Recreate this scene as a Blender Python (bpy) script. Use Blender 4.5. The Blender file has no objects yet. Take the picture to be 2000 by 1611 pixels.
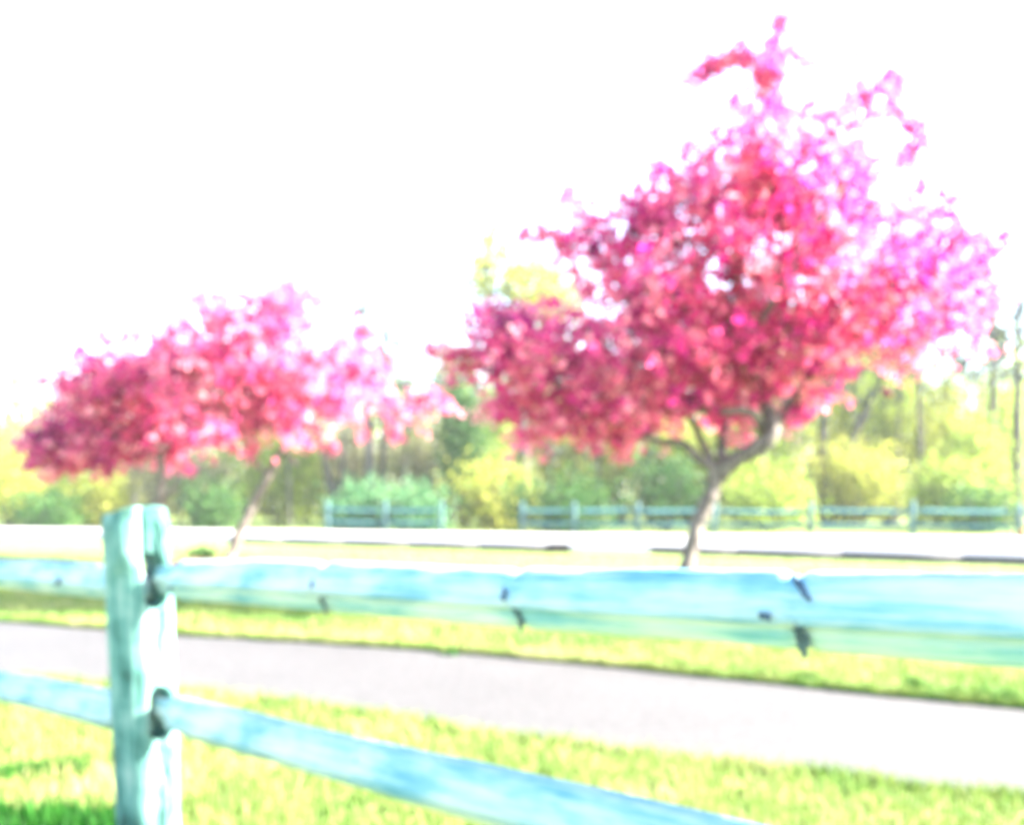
import bpy, bmesh, math, random
import numpy as np
from mathutils import Vector, Matrix, noise

S = bpy.context.scene
C = S.collection
R = math.radians

# ------------------------------------------------------------------ camera, sky, sun, exposure
FPX, HOR, EYE = 1667.0, 980.0, 0.95          # focal length and horizon of the 2000 px wide photograph, eye height
cd = bpy.data.cameras.new('camera')
cam = bpy.data.objects.new('camera', cd); C.objects.link(cam)
cam.location = (0, 0, EYE); cam.rotation_euler = (R(90), 0, 0)
cd.sensor_width = 36; cd.lens = 36 * FPX / 2000
cd.shift_y = (HOR - 805.5) / 2000
cd.clip_start = 0.02; cd.clip_end = 2000
cd.dof.use_dof = True; cd.dof.focus_distance = 0.30; cd.dof.aperture_fstop = 8.3   # focused far too close: everything is soft
S.camera = cam

AZ, EL = R(-3), R(29)                          # sun: from the right, a little beyond the fence
sun_dir = Vector((math.cos(EL) * math.cos(AZ), math.cos(EL) * math.sin(AZ), math.sin(EL)))
W = bpy.data.worlds.new('World'); S.world = W; W.use_nodes = True
nt = W.node_tree; nt.nodes.clear()
sky = nt.nodes.new('ShaderNodeTexSky'); sky.sky_type = 'NISHITA'; sky.sun_disc = False
sky.sun_elevation = EL; sky.sun_rotation = R(90) - AZ
sky.air_density = 1.0; sky.dust_density = 1.0; sky.ozone_density = 1.0
bg = nt.nodes.new('ShaderNodeBackground'); bg.inputs['Strength'].default_value = 0.085
wo = nt.nodes.new('ShaderNodeOutputWorld')
nt.links.new(sky.outputs[0], bg.inputs[0]); nt.links.new(bg.outputs[0], wo.inputs[0])
sl = bpy.data.lights.new('sun', 'SUN'); sl.energy = 4.5; sl.angle = R(0.53); sl.color = (1.0, 0.94, 0.84)
so = bpy.data.objects.new('sun', sl); C.objects.link(so)
so.rotation_euler = sun_dir.to_track_quat('Z', 'Y').to_euler()
vs = S.view_settings
vs.view_transform = 'Standard'; vs.look = 'None'; vs.gamma = 1.0; vs.use_curve_mapping = False
vs.exposure = 4.05
S.cycles.max_bounces = 10; S.cycles.transmission_bounces = 8; S.cycles.diffuse_bounces = 8
S.cycles.use_denoising = True

rng = np.random.default_rng(7)
random.seed(7)

# ------------------------------------------------------------------ helpers
def P(u, v, D, dd=0.0):
    return np.array([(u - 1000) / FPX * D, D + dd, EYE - (v - HOR) / FPX * D])

def G(u, v, z=0.0):                            # point of the ground seen there
    D = FPX * (EYE - z) / (v - HOR)
    return np.array([(u - 1000) / FPX * D, D, z])

def mesh(name, V, F, tint=None, smooth=False):
    """V (n,3); F (m,k) array of faces of one size, or list of such arrays."""
    Fs = F if isinstance(F, list) else [F]
    me = bpy.data.meshes.new(name)
    V = np.asarray(V, np.float32)
    loops = np.concatenate([np.asarray(f, np.int32).ravel() for f in Fs])
    tot = np.concatenate([np.full(len(f), np.asarray(f).shape[1], np.int32) for f in Fs])
    start = np.concatenate([[0], np.cumsum(tot)[:-1]]).astype(np.int32)
    me.vertices.add(len(V)); me.vertices.foreach_set('co', V.ravel())
    me.loops.add(len(loops)); me.loops.foreach_set('vertex_index', loops)
    me.polygons.add(len(tot)); me.polygons.foreach_set('loop_start', start); me.polygons.foreach_set('loop_total', tot)
    if smooth: me.polygons.foreach_set('use_smooth', np.ones(len(tot), bool))
    if tint is not None:
        a = me.attributes.new('tint', 'FLOAT', 'POINT'); a.data.foreach_set('value', np.asarray(tint, np.float32))
    me.update(calc_edges=True); me.validate()
    return me

def obj(name, me, mat, parent=None, loc=None):
    o = bpy.data.objects.new(name, me); C.objects.link(o)
    if mat is not None and not me.materials: me.materials.append(mat)
    if parent is not None: o.parent = parent
    if loc is not None: o.location = loc
    return o

def empty(name, loc, label, cat, group=None):
    o = bpy.data.objects.new(name, None); C.objects.link(o); o.location = loc
    o.empty_display_size = 0.2
    return tag(o, label, cat, group)

def tag(o, label, cat, group=None, kind=None):
    if label: o['label'] = label
    if cat: o['category'] = cat
    if group: o['group'] = group
    if kind: o['kind'] = kind
    return o

class Tubes:
    """tapered tubes collected into one mesh"""
    def __init__(s): s.V, s.F, s.n = [], [], 0
    def add(s, pts, rad, k=6, cap=False):
        pts = np.asarray(pts, float); n = len(pts)
        rad = np.broadcast_to(np.asarray(rad, float), (n,))
        t = np.gradient(pts, axis=0); t /= np.linalg.norm(t, axis=1)[:, None] + 1e-9
        ref = np.array([0.31, 0.95, 0.05]) if abs(t[0, 1]) < 0.8 else np.array([1.0, 0.1, 0.05])
        a = np.cross(t, ref); a /= np.linalg.norm(a, axis=1)[:, None] + 1e-9
        b = np.cross(t, a)
        ang = np.arange(k) * 2 * math.pi / k
        ring = pts[:, None] + rad[:, None, None] * (a[:, None] * np.cos(ang)[None, :, None] + b[:, None] * np.sin(ang)[None, :, None])
        s.V.append(ring.reshape(-1, 3))
        i = np.arange(n - 1)[:, None] * k + np.arange(k)[None]
        j = np.arange(n - 1)[:, None] * k + (np.arange(k)[None] + 1) % k
        s.F.append((np.stack([i, j, j + k, i + k], -1).reshape(-1, 4) + s.n))
        s.n += n * k
    def mesh(s, name, off=(0, 0, 0), smooth=True):
        return mesh(name, np.concatenate(s.V) - np.asarray(off), np.concatenate(s.F), smooth=smooth)

def smooth_line(pts, n):
    """resample a polyline as a Catmull-Rom curve"""
    p = np.asarray(pts, float)
    q = np.vstack([2 * p[0] - p[1], p, 2 * p[-1] - p[-2]])
    out = []
    for i in range(len(p) - 1):
        p0, p1, p2, p3 = q[i:i + 4]
        for t in np.linspace(0, 1, n, endpoint=False):
            out.append(.5 * ((2 * p1) + (p2 - p0) * t + (2 * p0 - 5 * p1 + 4 * p2 - p3) * t * t + (3 * p1 - p0 - 3 * p2 + p3) * t ** 3))
    out.append(p[-1])
    return np.array(out)

def leaf_mesh(name, cen, nrm_bias, size, tint, r, off=(0, 0, 0), fold=0.25, aspect=0.62):
    """one folded rhombic leaf or petal per centre (4 vertices, 2 triangles)"""
    n = len(cen)
    d = r.normal(size=(n, 3)); d /= np.linalg.norm(d, axis=1)[:, None]
    nn = r.normal(size=(n, 3)) + nrm_bias
    a = np.cross(nn, d); a /= np.linalg.norm(a, axis=1)[:, None] + 1e-9
    nn = np.cross(d, a)
    L = size[:, None] * 0.5; Wd = L * aspect
    f = nn * L * fold
    V = np.stack([cen - d * L, cen + a * Wd + f, cen + d * L, cen - a * Wd + f], 1).reshape(-1, 3) - np.asarray(off)
    i = np.arange(n)[:, None] * 4
    F = np.concatenate([i + [0, 1, 2], i + [0, 2, 3]], 0)
    return mesh(name, V, F, np.repeat(tint, 4))

# ------------------------------------------------------------------ materials
def mat(name):
    m = bpy.data.materials.new(name); m.use_nodes = True
    n = m.node_tree.nodes; b = n['Principled BSDF']
    b.inputs['Roughness'].default_value = 0.85
    b.inputs['Specular IOR Level'].default_value = 0.2
    return m, m.node_tree, b

def ramp(ntree, stops):
    r = ntree.nodes.new('ShaderNodeValToRGB'); e = r.color_ramp.elements
    while len(e) < len(stops): e.new(0.5)
    for el, (p, c) in zip(e, stops): el.position = p; el.color = (*c, 1)
    return r

def texco(ntree, scale=(1, 1, 1), kind='Object'):
    t = ntree.nodes.new('ShaderNodeTexCoord'); m = ntree.nodes.new('ShaderNodeMapping')
    m.inputs['Scale'].default_value = scale
    ntree.links.new(t.outputs[kind], m.inputs[0]); return m.outputs[0]

def nz(ntree, vec, scale, detail=4, rough=0.6):
    t = ntree.nodes.new('ShaderNodeTexNoise'); t.inputs['Scale'].default_value = scale
    t.inputs['Detail'].default_value = detail; t.inputs['Roughness'].default_value = rough
    if vec is not None: ntree.links.new(vec, t.inputs['Vector'])
    return t.outputs['Fac']

def bump(ntree, h, bsdf, strength, dist):
    b = ntree.nodes.new('ShaderNodeBump'); b.inputs['Strength'].default_value = strength; b.inputs['Distance'].default_value = dist
    ntree.links.new(h, b.inputs['Height']); ntree.links.new(b.outputs[0], bsdf.inputs['Normal'])

def leaf_mat(name, stops, trans=0.35, tcol=1.15):
    m, t, b = mat(name)
    a = t.nodes.new('ShaderNodeAttribute'); a.attribute_name = 'tint'
    r = ramp(t, stops); t.links.new(a.outputs['Fac'], r.inputs[0])
    t.links.new(r.outputs[0], b.inputs['Base Color'])
    b.inputs['Roughness'].default_value = 0.7
    tr = t.nodes.new('ShaderNodeBsdfTranslucent'); t.links.new(r.outputs[0], tr.inputs[0])
    mx = t.nodes.new('ShaderNodeMixShader'); mx.inputs[0].default_value = trans
    t.links.new(b.outputs[0], mx.inputs[1]); t.links.new(tr.outputs[0], mx.inputs[2])
    t.links.new(mx.outputs[0], t.nodes['Material Output'].inputs[0])
    return m

def wood_mat(name, stops, sc=(2.0, 22, 22)):
    m, t, b = mat(name)
    v = texco(t, sc); f1 = nz(t, v, 2.2, 6, 0.65)
    v2 = texco(t, (3, 5, 5)); f2 = nz(t, v2, 1.6, 3)
    add = t.nodes.new('ShaderNodeMath'); add.operation = 'MULTIPLY_ADD'; add.inputs[1].default_value = 0.55
    mul = t.nodes.new('ShaderNodeMath'); mul.operation = 'MULTIPLY'; mul.inputs[1].default_value = 0.45
    t.links.new(f2, mul.inputs[0]); t.links.new(f1, add.inputs[0]); t.links.new(mul.outputs[0], add.inputs[2])
    r = ramp(t, stops); t.links.new(add.outputs[0], r.inputs[0]); t.links.new(r.outputs[0], b.inputs['Base Color'])
    bump(t, f1, b, 0.6, 0.006)
    b.inputs['Roughness'].default_value = 0.8
    return m

M = {}
M['rail'] = wood_mat('weathered_rail_wood', [(0.36, (.06, .19, .26)), (0.44, (.14, .28, .32)), (0.50, (.25, .34, .35)), (0.62, (.38, .42, .41))])
M['post'] = wood_mat('weathered_post_wood', [(0.36, (.012, .036, .028)), (0.44, (.035, .105, .09)), (0.52, (.085, .19, .17)), (0.64, (.20, .28, .25))], (22, 22, 2))
M['far_wood'] = wood_mat('far_fence_wood', [(0.3, (.02, .07, .08)), (0.5, (.04, .12, .125)), (0.7, (.08, .17, .175))])
M['far_post'] = wood_mat('far_fence_post_wood', [(0.3, (.03, .075, .08)), (0.7, (.07, .13, .135))])
M['knot'] = wood_mat('dark_knot_wood', [(0.3, (.014, .022, .035)), (0.6, (.05, .08, .11))])
def bark(name, dark, lite):
    m, t, b = mat(name)
    f = nz(t, texco(t, (9, 9, 2)), 2.5, 5, 0.7)
    r = ramp(t, [(0.35, dark), (0.65, lite)]); t.links.new(f, r.inputs[0]); t.links.new(r.outputs[0], b.inputs['Base Color'])
    bump(t, f, b, 0.7, 0.02); return m
M['bark'] = bark('crabapple_bark', (.020, .016, .015), (.19, .16, .14))
M['woodbark'] = bark('grey_woodland_bark', (.015, .014, .013), (.045, .042, .037))
M['palebark'] = bark('pale_woodland_bark', (.05, .047, .042), (.11, .10, .09))
M['twig'] = bark('thin_grey_twigs', (.035, .042, .045), (.08, .085, .085))
M['petal'] = leaf_mat('pink_petals', [(0.0, (.07, .004, .028)), (0.15, (.40, .011, .18)), (0.40, (.70, .040, .29)), (0.70, (.78, .13, .29)), (1.0, (.85, .40, .46))], 0.65)
M['petal_pale'] = leaf_mat('pale_pink_petals', [(0.0, (.15, .010, .055)), (0.2, (.46, .028, .20)), (0.45, (.70, .085, .28)), (0.7, (.77, .19, .32)), (1.0, (.84, .40, .50))], 0.65)
M['bronze'] = leaf_mat('bronze_leaves', [(0, (.020, .012, .010)), (.5, (.05, .022, .018)), (1, (.08, .055, .025))], 0.2)
M['yellow'] = leaf_mat('yellow_spring_leaves', [(0, (.12, .17, .022)), (.5, (.29, .31, .045)), (1, (.42, .40, .11))], .55)
M['lime'] = leaf_mat('lime_leaves', [(0, (.08, .15, .018)), (.5, (.21, .29, .045)), (1, (.33, .37, .08))], .55)
M['green'] = leaf_mat('deep_green_leaves', [(0, (.010, .035, .010)), (.5, (.028, .085, .018)), (1, (.07, .15, .03))])
M['mint'] = leaf_mat('mint_leaves', [(0, (.025, .085, .04)), (.5, (.06, .17, .065)), (1, (.14, .25, .10))])
M['tan'] = leaf_mat('dry_tan_leaves', [(0, (.05, .05, .03)), (.5, (.20, .20, .10)), (1, (.34, .33, .18))], .5)
M['grass'] = leaf_mat('grass_blades', [(0, (.035, .11, .016)), (.4, (.115, .18, .034)), (.75, (.19, .22, .06)), (1, (.32, .31, .14))], 0.3)
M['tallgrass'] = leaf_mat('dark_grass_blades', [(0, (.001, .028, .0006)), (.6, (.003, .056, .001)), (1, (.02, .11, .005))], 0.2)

def ground_mat():
    m, t, b = mat('mown_lawn')
    v = texco(t); f = nz(t, v, 0.9, 6, 0.65); g = nz(t, v, 14, 4, 0.7)
    mx = t.nodes.new('ShaderNodeMath'); mx.operation = 'MULTIPLY_ADD'; mx.inputs[1].default_value = 0.5
    ml = t.nodes.new('ShaderNodeMath'); ml.operation = 'MULTIPLY'; ml.inputs[1].default_value = 0.5
    t.links.new(g, ml.inputs[0]); t.links.new(f, mx.inputs[0]); t.links.new(ml.outputs[0], mx.inputs[2])
    r = ramp(t, [(.32, (.075, .15, .026)), (.5, (.14, .19, .045)), (.66, (.26, .27, .10))])
    t.links.new(mx.outputs[0], r.inputs[0]); t.links.new(r.outputs[0], b.inputs['Base Color'])
    bump(t, g, b, 0.8, 0.03); return m
def stone_mat(name, a, c, sc, bs=0.4, lo=.33, hi=.66, gw=.4):
    m, t, b = mat(name)
    v = texco(t); f = nz(t, v, sc, 5, 0.75); g = nz(t, v, 1.3, 4, 0.6)
    mx = t.nodes.new('ShaderNodeMath'); mx.operation = 'MULTIPLY_ADD'; mx.inputs[1].default_value = 1 - gw
    ml = t.nodes.new('ShaderNodeMath'); ml.operation = 'MULTIPLY'; ml.inputs[1].default_value = gw
    t.links.new(g, ml.inputs[0]); t.links.new(f, mx.inputs[0]); t.links.new(ml.outputs[0], mx.inputs[2])
    r = ramp(t, [(lo, a), (hi, c)]); t.links.new(mx.outputs[0], r.inputs[0]); t.links.new(r.outputs[0], b.inputs['Base Color'])
    bump(t, f, b, bs, 0.01); return m
M['ground'] = ground_mat()
M['path'] = stone_mat('worn_asphalt_path', (.036, .0345, .034), (.078, .075, .074), 34, lo=.36, hi=.64, gw=.12)
M['road'] = stone_mat('pale_concrete_road', (.26, .255, .25), (.36, .35, .34), 25)
M['kerb'] = stone_mat('grey_kerb_stone', (.045, .043, .042), (.10, .096, .093), 8)
M['mulch'] = leaf_mat('reddish_mulch', [(0, (.10, .035, .018)), (.6, (.20, .085, .045)), (1, (.30, .15, .09))], 0.0)

# ------------------------------------------------------------------ the setting: ground, path, road, kerb
def structure(o): o['kind'] = 'structure'; return o
n = 60
gx = np.sign(np.linspace(-1, 1, n)) * np.abs(np.linspace(-1, 1, n)) ** 2.6 * 600
X, Y = np.meshgrid(gx, gx + 20); V = np.stack([X, Y, np.zeros_like(X)], -1).reshape(-1, 3)
i = (np.arange(n - 1)[:, None] * n + np.arange(n - 1)[None]).ravel()
structure(obj('ground', mesh('ground', V, np.stack([i, i + 1, i + n + 1, i + n], -1)), M['ground']))

def ext(pts, l0, l1):
    p = np.asarray(pts, float)
    a = p[0] - p[1]; b = p[-1] - p[-2]
    return np.vstack([p[0] + a / np.linalg.norm(a) * l0, p, p[-1] + b / np.linalg.norm(b) * l1])
far_edge = ext([G(0, 1214), G(340, 1240), G(700, 1262), G(1000, 1284), G(1400, 1326), G(2000, 1386)], 25, 8)
near_edge = ext([G(0, 1322), G(330, 1346), G(600, 1374), G(1000, 1438), G(1500, 1500), G(2000, 1558)], 25, 8)
def wobble(line, k, amp, seed):
    q = np.array([line[0] + 0])
    out = []
    for a, b in zip(line[:-1], line[1:]):
        m = max(2, int(np.linalg.norm(b - a) / 0.06))
        for s in range(m): out.append(a + (b - a) * s / m)
    out.append(line[-1]); out = np.array(out)
    for j, p in enumerate(out):
        w = noise.noise(Vector((p[0] * 3 + seed, p[1] * 3, 0))) * amp + noise.noise(Vector((p[0] * 14 + seed, p[1] * 14, 5))) * amp * .5
        out[j, 1] += w
    return out
fe, ne = wobble(far_edge, 0, .035, 3), wobble(near_edge, 0, .05, 11)
def resamp(l, n):
    s = np.concatenate([[0], np.cumsum(np.linalg.norm(np.diff(l, axis=0), axis=1))]); t = np.linspace(0, s[-1], n)
    return np.stack([np.interp(t, s, l[:, c]) for c in range(3)], 1)
fe, ne = resamp(fe, 900), resamp(ne, 900)
V = np.concatenate([fe, ne]); V[:, 2] = 0.004
i = np.arange(899)
structure(obj('path', mesh('path', V, np.stack([i + 900, i + 901, i + 1, i], -1)), M['path']))
def on_path(x, y, pad=0.0):
    fy = np.interp(x, fe[:, 0], fe[:, 1]); ny = np.interp(x, ne[:, 0], ne[:, 1])
    return (y < fy - pad) & (y > ny + pad)

RZ = 0.125
road_near = ext([G(-400, 1040), G(490, 1060), G(1090, 1078), G(1250, 1079), G(2000, 1104)], 60, 30)
road_far = ext([G(0, 1030, RZ), G(640, 1036, RZ), G(1000, 1041, RZ), G(1500, 1045, RZ), G(2000, 1049, RZ)], 80, 40)
rn, rf = resamp(road_near, 60), resamp(road_far, 60)
V = np.concatenate([rn, rf]); V[:, 2] = RZ
V = np.concatenate([V, V * [1, 1, 0] - [0, 0, 0.05]])
i = np.arange(59)
top = np.stack([i, i + 1, i + 61, i + 60], -1); back = np.stack([i + 60, i + 61, i + 181, i + 180], -1); front = np.stack([i + 1, i, i + 120, i + 121], -1)
structure(obj('road', mesh('road', V, np.concatenate([top, back, front])), M['road']))
def seg(line, ua, ub):
    """stretch of a ground line between two picture columns"""
    line = line[line[:, 1] > 7]; u = 1000 + line[:, 0] / line[:, 1] * FPX
    k = np.linspace(ua, ub, 24)
    return np.stack([np.interp(k, u, line[:, c]) for c in range(3)], 1)
kerb_root = bpy.data.objects.new('kerb', None); C.objects.link(kerb_root); kerb_root['kind'] = 'structure'
def kerb_run(ua, ub, stone_len=1.5):
    l = resamp(seg(resamp(road_near, 400), ua, ub), 400)
    s = np.linalg.norm(np.diff(l, axis=0), axis=1).sum(); cnt = max(1, int(s / stone_len))
    for k in range(cnt):
        a, b = l[int(k / cnt * 399)], l[int((k + 1) / cnt * 399)]
        t = (b - a) / np.linalg.norm(b - a); a = a + t * .012; b = b - t * .012
        nrm = np.array([t[1], -t[0], 0])
        h = RZ + .012 + rng.uniform(-.006, .006)
        prof = [(0.004, -.05), (.15, -.05), (.145, h - .02), (.125, h), (.004, h)]
        Vk = np.array([p + nrm * q[0] + np.array([0, 0, q[1]]) for p in (a, b) for q in prof])
        Fs = np.array([[j, (j + 1) % 5, (j + 1) % 5 + 5, j + 5] for j in range(5)])
        o = obj('kerb_stone', mesh('kerb_stone', Vk, [Fs, np.array([[4, 3, 2, 1, 0], [5, 6, 7, 8, 9]])]), M['kerb'], kerb_root)
kerb_run(455, 1094); kerb_run(1262, 2150)
# the squat drain block closing the kerb's end
e = seg(resamp(road_near, 400), 1060, 1096)
a, b = e[0], e[-1]; c = (a + b) / 2
bm = bmesh.new(); bmesh.ops.create_cube(bm, size=1)
bmesh.ops.scale(bm, vec=(.42, .30, .20), verts=bm.verts); bmesh.ops.bevel(bm, geom=bm.edges[:], offset=.02, segments=2, affect='EDGES')
me = bpy.data.meshes.new('kerb_end_block'); bm.to_mesh(me); bm.free()
M['dark_stone'] = stone_mat('dark_kerb_stone', (.010, .0095, .0095), (.03, .028, .028), 8)
o = obj('kerb_end_block', me, M['dark_stone'], kerb_root, (c[0] + .10, c[1] - .34, .08)); o['label'] = 'dark stained end block of the kerb'

# ------------------------------------------------------------------ plants: skeleton growing
def grow(nodes, attract, start, tub, r, twig_r=0.012, step=0.12, curl=0.10, ksides=4):
    """joins every attractor to the nearest node grown so far; returns the twig points"""
    node = [np.asarray(n, float) for n in nodes]
    arr = np.zeros((len(node) + len(attract) * 14, 3)); cnt = len(node); arr[:cnt] = node
    order = np.argsort(np.linalg.norm(attract - start, axis=1))
    pts, dirs = [], []
    for q in order:
        t = attract[q]
        d = np.linalg.norm(arr[:cnt] - t, axis=1); j = int(d.argmin()); L = d[j]
        if L < 0.03: continue
        a = arr[j]; k = max(2, min(12, int(L / step)))
        s = np.linspace(0, 1, k + 1)[:, None]
        ctrl = (a + t) / 2 + np.array([0, 0, -0.18 * L]) + r.normal(size=3) * curl * L
        line = (1 - s) ** 2 * a + 2 * s * (1 - s) * ctrl + s ** 2 * t
        r0 = min(twig_r * (0.5 + L * 1.2), twig_r * 2.2)
        tub.add(line, np.linspace(r0, twig_r * 0.25, k + 1), ksides)
        arr[cnt:cnt + k] = line[1:]; cnt += k
        pts.append(line)
    return pts

def along(lines, gap, r, skip=0.0):
    out, fr = [], []
    for l in lines:
        d = np.linalg.norm(np.diff(l, axis=0), axis=1); s = np.concatenate([[0], np.cumsum(d)])
        m = max(1, int(s[-1] / gap)); t = (r.random(m) * (1 - skip) + skip) * s[-1]
        out.append(np.stack([np.interp(t, s, l[:, c]) for c in range(3)], 1))
    return np.concatenate(out)

def blob_points(blobs, D, Dx, n, r, depth=0.75, cap=1.45):
    """random points in ellipsoids given by where they stand in the tree's own plane"""
    w = np.array([b[2] * b[3] * (b[4] if len(b) > 4 else 1) for b in blobs], float); w /= w.sum()
    out = []
    for k in r.choice(len(blobs), n, p=w):
        b = blobs[k]
        v = r.normal(size=3); v /= np.linalg.norm(v); v *= r.random() ** 0.42
        c = P(b[0], b[1], D)
        rd = min(cap, max(b[2], b[3]) / FPX * D * depth + 0.35)
        cdep = (hash((int(b[0]), int(b[1]))) % 1000 / 1000 - .5) * 1.1 * min(cap, 1.4)
        out.append(c + np.array([v[0] * b[2] / FPX * D, v[1] * rd + cdep, v[2] * b[3] / FPX * D]))
    return np.array(out)

def crabapple(label, base, D, trunks, limbs, blobs, sprigs, n_att, seed, clusters, petals, psize, pmat, leaf_n, group=None, tint_mu=0.60, sprays=3):
    r = np.random.default_rng(seed)
    base = np.asarray(base)
    root = empty('crabapple_tree', tuple(base), label, 'tree', group)
    tub = Tubes(); nodes = []; nt_ = 0
    for (pl, r0, r1) in trunks + limbs:
        line = smooth_line(np.array([P(q[0], q[1], D, q[2] if len(q) > 2 else 0) for q in pl]), 7)
        line[1:-1] += r.normal(size=(len(line) - 2, 3)) * 0.006
        rad = np.linspace(r0, r1, len(line)) * (1 + r.normal(size=len(line)) * .05)
        if (pl, r0, r1) in trunks: rad[:3] *= [1.5, 1.18, 1.04]
        tub.add(line, rad, 10)
        nodes += list(line[6:] if (pl, r0, r1) in trunks else line[3:])
    o = obj('trunk', tub.mesh('trunk', base), M['bark'], root)
    tw = Tubes(); fork = P(trunks[0][0][-1][0], trunks[0][0][-1][1], D)
    att = blob_points(blobs, D, 0, n_att, r)
    lines = grow(nodes, att, fork, tw, r, 0.011)
    sp_lines = []; allp = np.vstack(lines)
    for pl, dens in sprigs:
        j = int((np.linalg.norm((allp - P(pl[0][0], pl[0][1], D)) * [1, .8, 1], axis=1)).argmin()); dn = allp[j][1] - D
        l = np.array([P(q[0], q[1], D + dn * f_) + np.array([0, r.normal() * .05, 0]) for q, f_ in zip(pl, np.linspace(1, .6, len(pl)))])
        l = smooth_line(np.vstack([allp[j], l]) if np.linalg.norm(allp[j] - l[0]) > .03 else l, 5); allp = np.vstack([allp, l])
        tw.add(l, np.linspace(.011, .004, len(l)), 4); sp_lines += [l] * dens
    obj('twigs', tw.mesh('twigs', base), M['bark'], root)['kind'] = 'stuff'
    tips = np.array([l[-1] for l in lines]); td = np.array([l[-1] - l[-2] for l in lines]); td /= np.linalg.norm(td, axis=1)[:, None] + 1e-9
    td = td + r.normal(size=td.shape) * .6
    spray = np.concatenate([tips + td * r.uniform(-.24, .20, (len(tips), 1)) + r.normal(size=tips.shape) * .085 for _ in range(sprays)])
    c1, c2 = along(lines, clusters, r), along(sp_lines, clusters * 0.30, r)
    c2 = c2 + r.normal(size=c2.shape) * .045
    cen = np.concatenate([c1, c2, spray]); n = len(cen)
    # blossom comes out spray by spray, so colour also changes over a hand's breadth
    big = np.array([noise.noise(Vector(p * 3.1 + seed)) for p in cen]) * .65
    rad = r.uniform(.030, .075, n) * psize / .045; rad[len(c1):len(c1) + len(c2)] *= r.uniform(.8, 2.0, len(c2))
    cnt = r.integers(petals - 5, petals + 6, n)
    idx = np.repeat(np.arange(n), cnt)
    m = len(idx)
    off = r.normal(size=(m, 3)); off /= np.linalg.norm(off, axis=1)[:, None]
    pos = cen[idx] + off * (rad[idx] * r.random(m) ** .4)[:, None]
    # each cluster has its own colour (buds dark, open flowers pale), petals vary a little
    ct = np.clip(r.normal(tint_mu, .20, n) + big, 0, 1); tint = np.clip(ct[idx] + r.normal(0, .09, m), 0, 1)
    obj('blossoms', leaf_mesh('blossoms', pos, off * 1.1, r.uniform(.75, 1.35, m) * psize, tint, r, base, .3, .8), pmat, root)
    k = r.integers(0, n, leaf_n); lp = cen[k] + r.normal(size=(leaf_n, 3)) * .06
    obj('leaves', leaf_mesh('leaves', lp, np.array([0, 0, .6]), r.uniform(.04, .075, leaf_n), r.random(leaf_n), r, base, .2, .45), M['bronze'], root)
    return root

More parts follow.
